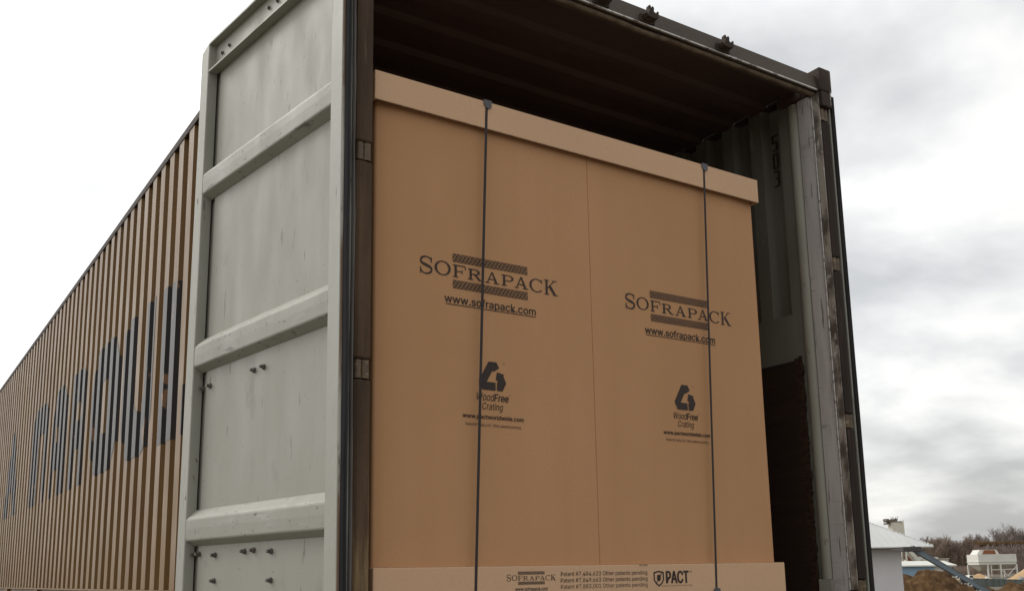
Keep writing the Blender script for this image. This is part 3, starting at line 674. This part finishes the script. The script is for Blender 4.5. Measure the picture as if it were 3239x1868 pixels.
# ------------------------------------------------------------------ trailer under the container
tr = empty('container_trailer', (1.24, 6, -1.55), 'steel trailer chassis on wheels carrying the brown container', 'trailer')
q = MB()
for x in (.72, 1.68):
    q.box(x, x+.12, .1, 12.1, ZB-.025, ZB-.006); q.box(x+.055, x+.065, .1, 12.1, ZB-.36, ZB-.0255); q.box(x, x+.12, .1, 12.1, ZB-.38, ZB-.3605)
for y in (.1, 1.5, 3.2, 5, 6.8, 8.6, 10.3, 12.0): q.box(.786, 1.734, y, y+.08, ZB-.3, ZB-.08); q.box(.04, .719, y, y+.08, ZB-.16, ZB-.03); q.box(1.801, 2.44, y, y+.08, ZB-.16, ZB-.03)
q.build('frame', 'dark_steel', tr)
for y in (1.3, 2.6):
    q = MB(); q.tube((.1, y, -1.05), (2.38, y, -1.05), .07, n=12); q.box(.76, .80, y-.05, y+.05, -1.0, ZB-.38); q.box(1.72, 1.76, y-.05, y+.05, -1.0, ZB-.38); q.build('axle', 'dark_steel', tr)
    for x in (.12, .44, 1.80, 2.12):
        q = MB(); pf = [(.0, .28), (.0, .44), (.04, .5), (.20, .5), (.24, .44), (.24, .28)]
        q.sheet([[(x+a, y+r*math.cos(t_), -1.05+r*math.sin(t_)) for t_ in [k2*2*math.pi/28 for k2 in range(28)]] for a, r in pf], closed=True)
        wo = q.build('wheel', 'tyre', tr, smooth=True)
        q = MB(); q.tube((x+.03, y, -1.05), (x+.21, y, -1.05), .279, n=24); q.build('rim', 'pale_steel', wo)
for x in (.65, 1.74):
    q = MB(); q.box(x, x+.1, 9.9, 10.0, -1.5, ZB-.17); q.box(x-.08, x+.18, 9.82, 10.08, -1.549, -1.5005); q.build('landing_leg', 'dark_steel', tr)

# ------------------------------------------------------------------ background yard
def bg(r, f, z): p = CAM+ER*r+EF*f; return (p.x, p.y, z)
def bgb(mb): return mb.map(lambda r, f, z: bg(r, f, z))
def gz(r, f): return ground_z(CAM.x+math.hypot(r, f), CAM.y)
# grey building with a pale hipped roof
bl = empty('grey_building', bg(20.5, 63, gz(20, 62)), 'light grey building with a pale hipped roof, partly hidden by the container door', 'building')
base = gz(23, 62)-.2
q = MB(); q.box(13.5, 23.65, 60.6, 68.5, base, 1.0); bgb(q).build('wall', 'render_grey', bl)
q = MB(); e0 = (12.1, 25.07, 59.2, 70.0); zr = 4.02; zb_ = 1.16
rd = [(20.2, 64.6, zr), (17.0, 64.6, zr)]
c4 = [(e0[0], e0[2], zb_), (e0[1], e0[2], zb_), (e0[1], e0[3], zb_), (e0[0], e0[3], zb_)]
q.face([c4[0], c4[1], rd[0], rd[1]]); q.face([c4[1], c4[2], rd[0]]); q.face([c4[2], c4[3], rd[1], rd[0]]); q.face([c4[3], c4[0], rd[1]])
q.face([(a, b_, c-.07) for a, b_, c in c4][::-1])
for i in range(4):
    a, b_ = c4[i], c4[(i+1) % 4]; q.face([a, (a[0], a[1], a[2]-.07), (b_[0], b_[1], b_[2]-.07), b_])
ro = bgb(q).build('roof', 'roof_white', bl)
q = MB()
for i in range(1, 30):
    r = c4[0][0]+i*.432; t_ = min(1, (c4[1][0]-r)/(c4[1][0]-rd[0][0]), (r-c4[0][0])/(rd[1][0]-c4[0][0]))
    q.tube((r, c4[0][1], zb_+.012), (r, c4[0][1]+(rd[0][1]-c4[0][1])*t_, zb_+.012+(zr-zb_)*t_), .014, n=4)
bgb(q).build('seams', 'roof_white', ro)
q = MB(); q.tube((c4[0][0], c4[0][1]-.06, 1.10), (c4[1][0], c4[1][1]-.06, 1.10), .055, n=8); bgb(q).build('gutter', 'roof_white', ro)
q = MB(); a = Vector(c4[1]); b_ = Vector(rd[0]); n_ = 34
for i in range(n_): p = a.lerp(b_, i/n_); p2 = a.lerp(b_, (i+.62)/n_); q.tube(p+Vector((0, 0, .02)), p2+Vector((0, 0, .02)), .045, n=6)
bgb(q).build('hip_cap', 'roof_white', ro)
q = MB(); q.box(13.2, 24.0, 60.0, 60.55, 1.02, 1.085); bgb(q).build('soffit_shadow', 'shade_board', bl)  # dark strip standing in for the shadow line under the eave
q = MB(); q.bbox(22.25, 23.3, 56.6, 57.4, .80, 1.07, .02); bgb(q).build('bracket', 'shade_board', bl)
# weathered tower top behind the roof
ct = empty('concrete_tower', bg(64, 165, gz(64, 165)), 'weathered pale tower with a ragged top showing over the pale hipped roof', 'tower')
KT = 165/90
q = MB(); q.box(34.35, 35.35, 89.5, 90.5, 2.0, 3.9); q.box(34.35, 34.95, 89.6, 90.4, -1.6, 1.999); q.map(lambda r, f, z: (r*KT, f*KT, z*KT)); bgb(q).build('shaft', 'pale_steel', ct)
q = MB(); random.seed(3)
M['tower_top'] = mat('mossy crumbling masonry', (.20, .175, .14), [(2.5, 4, .4, .65, (.12, .10, .08), .9), (5, 3, .55, .7, (.36, .32, .26), .7)], .95, None, .1)
for i in range(34):
    r = 33.95+random.random()*1.45; z = 3.84+random.random()*.34*(1 if r < 35.0 else .35); w = .04+random.random()*.10
    q.box(r-w, r+w, 89.6+random.random()*.4, 90.4, z-.10, z+random.random()*.14)
for i in range(9): r = 34.3+random.random()*.8; q.tube((r, 90, 4.0), (r+random.uniform(-.08, .08), 90, 4.25+random.random()*.22), .025, n=5)
q.map(lambda r, f, z: (r*KT, f*KT, z*KT)); bgb(q).build('ragged_top', 'tower_top', ct, fix=False)
q = MB(); q.box(35.36, 35.46, 89.5, 89.6, -1.6, 4.08); q.box(35.36, 35.46, 90.4, 90.5, -1.6, 4.08); q.box(35.37, 35.45, 89.6, 90.4, 3.95, 4.03); q.map(lambda r, f, z: (r*KT, f*KT, z*KT)); bgb(q).build('ladder', 'white_steel', ct)
# conveyor
cv = empty('conveyor', bg(25, 57, gz(25, 57)), 'blue grey sloping conveyor beam running from under the pale roof down past the earth mounds', 'conveyor')
def slope(r, f, a, b_):   # point between the two ends of the belt
    return tuple(Vector(a).lerp(Vector(b_), f))
A_, B_ = Vector((22.85, 57, 1.02)), Vector((29.0, 57, -2.83)); dn = (B_-A_).normalized(); pn = Vector((-dn.z, 0, dn.x))
if pn.z < 0: pn = -pn
q = MB(); 
def beam(mb, a, b_, h0, h1, w):
    pts_ = [a+pn*h0, a+pn*h1, b_+pn*h1, b_+pn*h0]
    mb.prism([(p.x, p.z) for p in pts_], lambda p: (p[0], 57-w, p[1]), lambda p: (p[0], 57+w, p[1]))
beam(q, A_, B_, -.125, .125, .20); bgb(q).build('beam', 'blue_grey', cv)
q = MB(); beam(q, A_, B_, .127, .145, .23); bgb(q).build('cover', 'blue_grey', cv)
for i in range(14):
    p = A_.lerp(B_, .36+.036*i+.008*math.sin(i*2.3)); q = MB(); q.tube(p-pn*.17+Vector((0, -.22, 0)), p-pn*.17+Vector((0, .22, 0)), .035+.02*abs(math.sin(i*1.7)), n=8); bgb(q).build('roller', 'white_steel' if i % 3 else 'shade_board', cv)
q = MB(); p = A_.lerp(B_, .80); q.tube(p+pn*.19+Vector((0, -.3, 0)), p+pn*.19+Vector((0, .3, 0)), .09, n=10); bgb(q).build('motor', 'shade_board', cv)
# loading stair
st = empty('loading_ramp', bg(66, 165, gz(66, 165)), 'pale steel sloping ramp with a rusty red side panel beside the grey wall', 'ramp')
q = MB(); q.prism([(47.5, 1.74), (47.95, 1.74), (49.1, .2), (48.55, .2)], lambda p: (p[0], 119.2, p[1]), lambda p: (p[0], 120.6, p[1])); bgb(q.map(lambda r, f, z: (r*1.375, f*1.375, z*1.375))).build('ramp_deck', 'white_steel', st)
q = MB(); q.prism([(47.40, 1.30), (48.35, .24), (47.40, .24)], lambda p: (p[0], 119.6, p[1]), lambda p: (p[0], 119.8, p[1])); bgb(q.map(lambda r, f, z: (r*1.375, f*1.375, z*1.375))).build('side_panel', 'rust_red', st)
q = MB(); q.box(47.24, 47.36, 119.4, 119.6, -1.5, 1.74)
for i in range(7): t_ = i/6; q.box(47.55+1.0*t_, 47.60+1.0*t_, 119.1, 119.18, 1.4-1.3*t_, 1.95-1.4*t_)
bgb(q.map(lambda r, f, z: (r*1.375, f*1.375, z*1.375))).build('post', 'white_steel', st)
# blue shed
bs_ = empty('blue_shed', bg(62, 152, gz(62, 150)), 'long light blue shed with a white roof behind the brown earth mound', 'shed')
q = MB(); q.box(56, 63.35, 150, 158, gz(60, 150)-.1, -.08); q.build('wall', 'shed_blue', bs_) if False else bgb(q).build('wall', 'shed_blue', bs_)
q = MB(); q.box(63.36, 66.2, 150.2, 158, gz(60, 150)-.1, -.12); bgb(q).build('end_wall', 'white_steel', bs_)
q = MB(); q.prism([(149.4, -.10), (149.4, .08), (154, .75), (158.6, .08), (158.6, -.10)], lambda p: (55.5, p[0], p[1]), lambda p: (66.6, p[0], p[1]-.06)); bgb(q).build('roof', 'white_steel', bs_)
# cream block
cb = empty('cream_block', bg(72, 172, gz(72, 172)), 'low cream building with stepped flat roofs behind the blue shed', 'building')
q = MB(); q.box(69.1, 74.4, 170, 176, gz(72, 170)-.1, 1.06); bgb(q).build('wall', 'pale_steel', cb)
q = MB(); q.box(69.0, 69.95, 169.8, 171, 1.0, 1.47); q.box(71.2, 72.6, 169.8, 172, 1.05, 1.42); q.box(72.65, 74.5, 169.7, 176.2, 1.061, 1.14); bgb(q).build('roof_block', 'white_steel', cb)
for i in range(4): q = MB(); q.box(70.2+i*1.0, 70.7+i*1.0, 169.95, 170.05, .25, .7); bgb(q).build('window', 'shade_board', cb)
# hopper silo
hp = empty('hopper_silo', bg(96.5, 200, gz(96, 200)), 'cream steel hopper bin standing on legs with a rusty red cover on top', 'hopper')
q = MB(); q.box(92.65, 100.3, 198, 203, .55, 1.98); q.box(92.55, 100.4, 197.9, 203.1, .46, .5495); q.box(92.7, 100.2, 198.05, 203, -.03, .4595); bgb(q).build('bin', 'white_steel', hp)
for a, b_, c, d_ in ((92.8, 96.3, 93.9, 95.2), (96.5, 100.1, 97.4, 98.4)):
    q = MB(); t4 = [(a, 198.2), (b_, 198.2), (b_, 202.8), (a, 202.8)]; l4 = [(c, 199.8), (d_, 199.8), (d_, 201.2), (c, 201.2)]
    for i in range(4): j = (i+1) % 4; q.face([(*t4[i], -.04), (*t4[j], -.04), (*l4[j], -1.2), (*l4[i], -1.2)])
    q.face([(*p, -1.2) for p in l4]); bgb(q).build('chute', 'pale_steel', hp)
q = MB(); q.prism([(92.9, 1.985), (93.6, 2.9), (96.9, 2.88), (97.4, 1.985)], lambda p: (p[0], 199, p[1]), lambda p: (p[0], 202, p[1])); hb = bgb(q).build('cover', 'white_steel', hp)
q = MB(); q.prism([(94.0, 2.05), (94.45, 2.82), (96.5, 2.80), (96.75, 2.05)], lambda p: (p[0], 198.85, p[1]), lambda p: (p[0], 198.98, p[1])); bgb(q).build('rusty_panel', 'rust_red', hb)
for r, f in ((94.45, 198), (97.0, 198), (100.2, 198), (92.8, 203), (100.2, 203)):
    q = MB(); q.box(r-.13, r+.13, f, f+.26, gz(96, 200)-.1, -.04); bgb(q).build('leg', 'white_steel', hp)
q = MB()
for a, c in (((95.1, 198.1, -1.1), (100.2, 198.1, -1.0)), ((98.2, 198.1, -2.4), (100.1, 198.1, -.4)), ((95.1, 198.1, -2.3), (95.1, 198.1, -.1)), ((97, 198.1, -1.05), (98.2, 198.1, -2.3))): q.tube(a, c, .09, n=6)
bgb(q).build('brace', 'white_steel', hp)
# mounds
def mound(name, label, cat, r0, r1, f, peaks, base, mt, depth, amp, group=None, seed=0):
    nr, nf = 90, 40; rows = []
    for j in range(nf+1):
        row = []
        for i in range(nr+1):
            r = r0+(r1-r0)*i/nr; v = (j/nf-.5)*2; pk = 0
            for c, h, w, off in peaks: pk = max(pk, (h-base)*math.exp(-((r-c)/w)**2-((v*depth-off)/(depth*.48))**2))
            edge = max(0, 1-max(abs(v), abs((i/nr-.5)*2))**8)
            nzv = mnoise.fractal((r*1.1+seed, (f+v*depth)*1.1, seed), 1.0, 2.0, 5)
            row.append((r, f+v*depth, base-.25*(1-edge)+pk*edge+amp*nzv*edge*min(1, .3+pk)))
        rows.append(row)
    q = MB(); q.sheet(rows); return tag(bgb(q).build(name, mt, smooth=False, fix=True), label, cat, group)
mound('earth_mound', 'large heap of loose brown earth beside the grey wall, crossed by the conveyor', 'mound', 25.5, 38.5, 75, [(31.25, -.22, 2.2, 0), (32.3, -.28, 1.6, .3), (29.4, -.70, 2.4, .6), (34.2, -1.30, 2.0, 0)], gz(31, 75), 'earth', 4.5, .30, seed=1)
mound('earth_mound', 'brown earth bank rising at the right edge of the picture', 'mound', 41.5, 56, 90, [(47.6, -1.0, 2.0, 0), (50, -.9, 3, 0), (45.2, -1.75, 1.4, 0)], gz(46, 90), 'earth', 4.5, .34, seed=5)
mound('sand_heap', 'small yellow sand heap left of the hopper legs', 'sand heap', 78.5, 87, 180, [(82.6, -1.85, 2.2, 0), (84.2, -1.65, 1.5, .3)], gz(80, 180), 'sand', 3.5, .08, seed=8)
mound('sand_heap', 'pale yellow sand heap rising to the right edge beyond the fence', 'sand heap', 71.0, 90, 150, [(78.6, -.2, 3.1, 0), (82, .1, 4, 0)], gz(76, 150), 'sand', 5, .08, seed=11)
# fence of sheet panels
fe = empty('yard_fence', bg(58, 120, gz(58, 120)), 'low grey green sheet fence in front of the hopper legs', 'fence')
for i in range(9):
    r = 55.2+i*.66; q = MB(); q.sheet([[(r+.66*j/12, 120+.03*(j % 2), z) for j in range(13)] for z in (gz(58, 120)-.05, -1.62-.03*i)]); q.box(r, r+.66, 119.96, 120.0, -1.70-.03*i, -1.66-.03*i); bgb(q).build('panel', 'fence_green', fe, fix=False)
for i in range(10): r = 55.2+i*.66; q = MB(); q.box(r-.03, r+.03, 119.9, 119.955, gz(58, 120)-.05, -1.56-.03*i); bgb(q).build('post', 'blue_grey', fe)
# loose blocks and a small white loader by the sand
M['boulder'] = mat('pale grey stone', (.40, .39, .37), [(1.5, 5, .4, .65, (.27, .26, .25), .9)], .9, (4, .4), .1)
def rock(r, f, z, s, label, mt):
    bm = bmesh.new(); bmesh.ops.create_icosphere(bm, subdivisions=3, radius=s)
    for v in bm.verts: v.co *= 1+.28*mnoise.noise(v.co*(1.6/s)+Vector((r, 0, 0)))
    for v in bm.verts: v.co = Vector(bg(r, f, z))+v.co*1.0
    q = MB(); q.addbm(bm); return tag(q.build('boulder', mt), label, 'boulder')
rock(66.2, 130, -2.0, .36, 'pale grey boulder at the right edge below the sand heap', 'boulder')
rock(61.69, 130, -1.78, .22, 'small white block under the hopper legs', 'white_steel')
ld = empty('small_loader', bg(60.3, 132, gz(60, 132)), 'small white loader machine beside the yellow sand heap', 'loader')
q = MB(); q.prism([(59.7, -2.1), (59.75, -1.75), (60.05, -1.68), (60.15, -1.38), (60.6, -1.36), (60.72, -1.75), (61.2, -1.80), (61.2, -2.1)], lambda p: (p[0], 131.5, p[1]), lambda p: (p[0], 132.6, p[1])); bgb(q).build('body', 'white_steel', ld)
for r in (60.0, 60.9):
    for f in (131.3, 132.62): q = MB(); q.tube((r, f, gz(60, 132)+.27), (r, f+.18, gz(60, 132)+.27), .27, n=16); bgb(q).build('wheel', 'tyre', ld)
q = MB(); q.prism([(61.2, -2.3), (61.75, -2.45), (61.9, -2.0), (61.75, -2.05), (61.6, -2.25), (61.25, -2.1)], lambda p: (p[0], 131.4, p[1]), lambda p: (p[0], 132.7, p[1])); bgb(q).build('bucket', 'rust_red', ld)
q = MB(); q.box(60.18, 60.55, 131.47, 131.495, -1.68, -1.42); bgb(q).build('window', 'shade_board', ld)
# scrub embankment
q = MB(); rows = []
for j, (f, zf) in enumerate(((286, 0), (288, .45), (290, .85), (292, 1.0), (300, 1.0), (312, .2))):
    row = []
    for i in range(120):
        r = 128+i*.45; h = 5.9*min(1, max(0, (r-134.0)/4.0))**.6
        row.append((r, f, gz(130, 290)-.2+(h+2.6)*zf*(1+.05*mnoise.noise((r*.4, f*.4, 0)))+.25*mnoise.noise((r*1.3, f, 2))*zf))
    rows.append(row)
q.sheet(rows); tag(bgb(q).build('embankment', 'embank', smooth=True), kind='structure')

# bare winter trees
def tree_segs(rng, h, spread, levels, trunk_r, first=.28):
    segs = []
    def grow(p, d, ln, r, lv):
        n = 3; q0 = p
        for i in range(n):
            d = (d+Vector((rng.uniform(-1, 1), rng.uniform(-1, 1), rng.uniform(-.35, .75)))*.16).normalized()
            q1 = q0+d*(ln/n); segs.append((q0.copy(), q1.copy(), r*(1-.22*i/n), r*(1-.22*(i+1)/n))); q0 = q1
            if lv > 0 and (i >= 1 or lv < levels):
                for _ in range(2 if lv > 1 else 3):
                    a = rng.uniform(0, 2*math.pi); o_ = d.orthogonal().normalized(); w_ = d.cross(o_); sp = rng.uniform(.45, 1.0)*spread
                    nd_ = (d+(o_*math.cos(a)+w_*math.sin(a))*sp+Vector((0, 0, .18))).normalized()
                    grow(q0, nd_, ln*rng.uniform(.50, .74), max(r*.5, .022), lv-1)
        if lv > 0: grow(q0, d, ln*.62, r*.72, lv-1)
    grow(Vector((0, 0, 0)), Vector((0, 0, 1)), h*.40, trunk_r, levels)
    zm = max(s[1].z for s in segs); k_ = h/zm
    return [(a*k_, b*k_, r0, r1) for a, b, r0, r1 in segs]
def tree(loc, h, spread, lv, label, group, seed, mt='bark', rot=0):
    rng = random.Random(seed); segs = tree_segs(rng, h, spread, lv, .22)
    t = empty('bare_tree', loc, label, 'tree', group); lo = Vector(loc)
    a = MB(); c = MB()
    for i, (p, q1, r0, r1) in enumerate(segs):
        (a if i < 3 else c).tube(p+lo, q1+lo, r0, r1, n=6 if i < 3 else 3, cap=False)
    a.build('trunk', mt, t, fix=False); c.build('crown', mt, t, fix=False)
    return t
def copy_tree(o, loc, s, rz, label=None):
    c = o.copy(); COL.objects.link(c); c.location = loc; c.rotation_euler = (0, 0, rz); c.scale = (s, s, s)
    if label: c['label'] = label
    for ch in o.children: d_ = ch.copy(); COL.objects.link(d_); d_.parent = c
    return c
gb = gz(140, 300)
def tl(r, f): return bg(r, f, gb)
edge_t = tree(tl(154.2, 302), 15.6, 1.0, 4, 'tall bare tree with an open crown at the right edge above the dark embankment', 'bare trees on the skyline', 11)
t2 = tree(tl(147.2, 301), 14.0, 1.0, 4, 'rounded bare tree above the embankment, next left of the tallest tree', 'bare trees on the skyline', 12)
t3 = tree(tl(142.0, 303), 12.2, 1.0, 4, 'smaller bare tree at the left end of the embankment top', 'bare trees on the skyline', 13)
lab = 'leafless tree in the thick brown row left of the embankment'
p1 = tree(tl(129.4, 300), 12.3, 1.0, 4, lab, 'bare trees in the brown row', 21, 'bark_warm')
p2 = tree(tl(135.5, 298), 12.0, 1.0, 4, lab, 'bare trees in the brown row', 22, 'bark_warm')
p3 = tree(tl(125.2, 301), 11.6, 1.0, 4, lab, 'bare trees in the brown row', 23, 'bark')
rng = random.Random(5)
for i in range(20):
    r = 120.5+i*.88; f = 296+rng.random()*12; src = (p1, p2, p3)[i % 3]
    copy_tree(src, tl(r+rng.uniform(-.4, .4), f), rng.uniform(.84, .97)*min(1, .84+.025*max(0, r-122)), rng.uniform(0, 6.28))
for i, r in enumerate((140.2, 144.4, 149.6, 151.6, 156.4, 158.6)):
    c = copy_tree((t2, t3, edge_t)[i % 3], tl(r, 304+i % 2*3), (.84, .80, .82, .9, 1.0, .95)[i], i*1.3, 'bare tree standing along the top of the dark embankment')
# dense thicket of twigs, one mass
def thicket(name, r0, r1, f0, f1, zfun, n, mt, wid, lean=.25):
    q = MB(); rg = random.Random(name)
    for i in range(n):
        r = rg.uniform(r0, r1); f = rg.uniform(f0, f1); zb0, zt = zfun(r, rg); h = (zt-zb0)*rg.uniform(.55, 1.0)
        p = Vector((r, f, zb0)); d_ = Vector((rg.uniform(-lean, lean), rg.uniform(-lean, lean), 1))
        m1 = p+d_*h*.55; e1 = p+d_*h+Vector((rg.uniform(-.5, .5), 0, 0))*h*.2
        q.tube(p, m1, wid, wid*.7, n=3, cap=False); q.tube(m1, e1, wid*.7, wid*.25, n=3, cap=False)
        for _ in range(3):
            s_ = p.lerp(e1, rg.uniform(.3, .8)); q.tube(s_, s_+Vector((rg.uniform(-1, 1), rg.uniform(-.6, .6), rg.uniform(.5, 1.2)))*h*.22, wid*.5, wid*.2, n=3, cap=False)
    return tag(bgb(q).build(name, mt, fix=False), kind='stuff')
thicket('woodland_thicket', 118, 139.5, 294, 312, lambda r, g_: (gb-.2, gb+(6.6+1.9*min(1, max(0, (r-122)/8)))*(1+.16*mnoise.noise((r*.35, 0, 0)))), 2000, 'bark_warm', .085)
thicket('embankment_scrub', 133, 172, 287.5, 292, lambda r, g_: (lambda z: (z, z+1.2))(gb-.3+g_.random()*(8.2*min(1, max(0, (r-134.0)/4.0))**.6)), 2200, 'bark', .07, .6)
thicket('orange_scrub_band', 136.5, 172, 291, 293, lambda r, g_: (5.6, 6.75), 1300, 'orange_scrub', .10, .5)
thicket('yard_brush', 108, 131, 262, 270, lambda r, g_: (gb-.1, gb+2.4), 700, 'bark_warm', .06, .5)
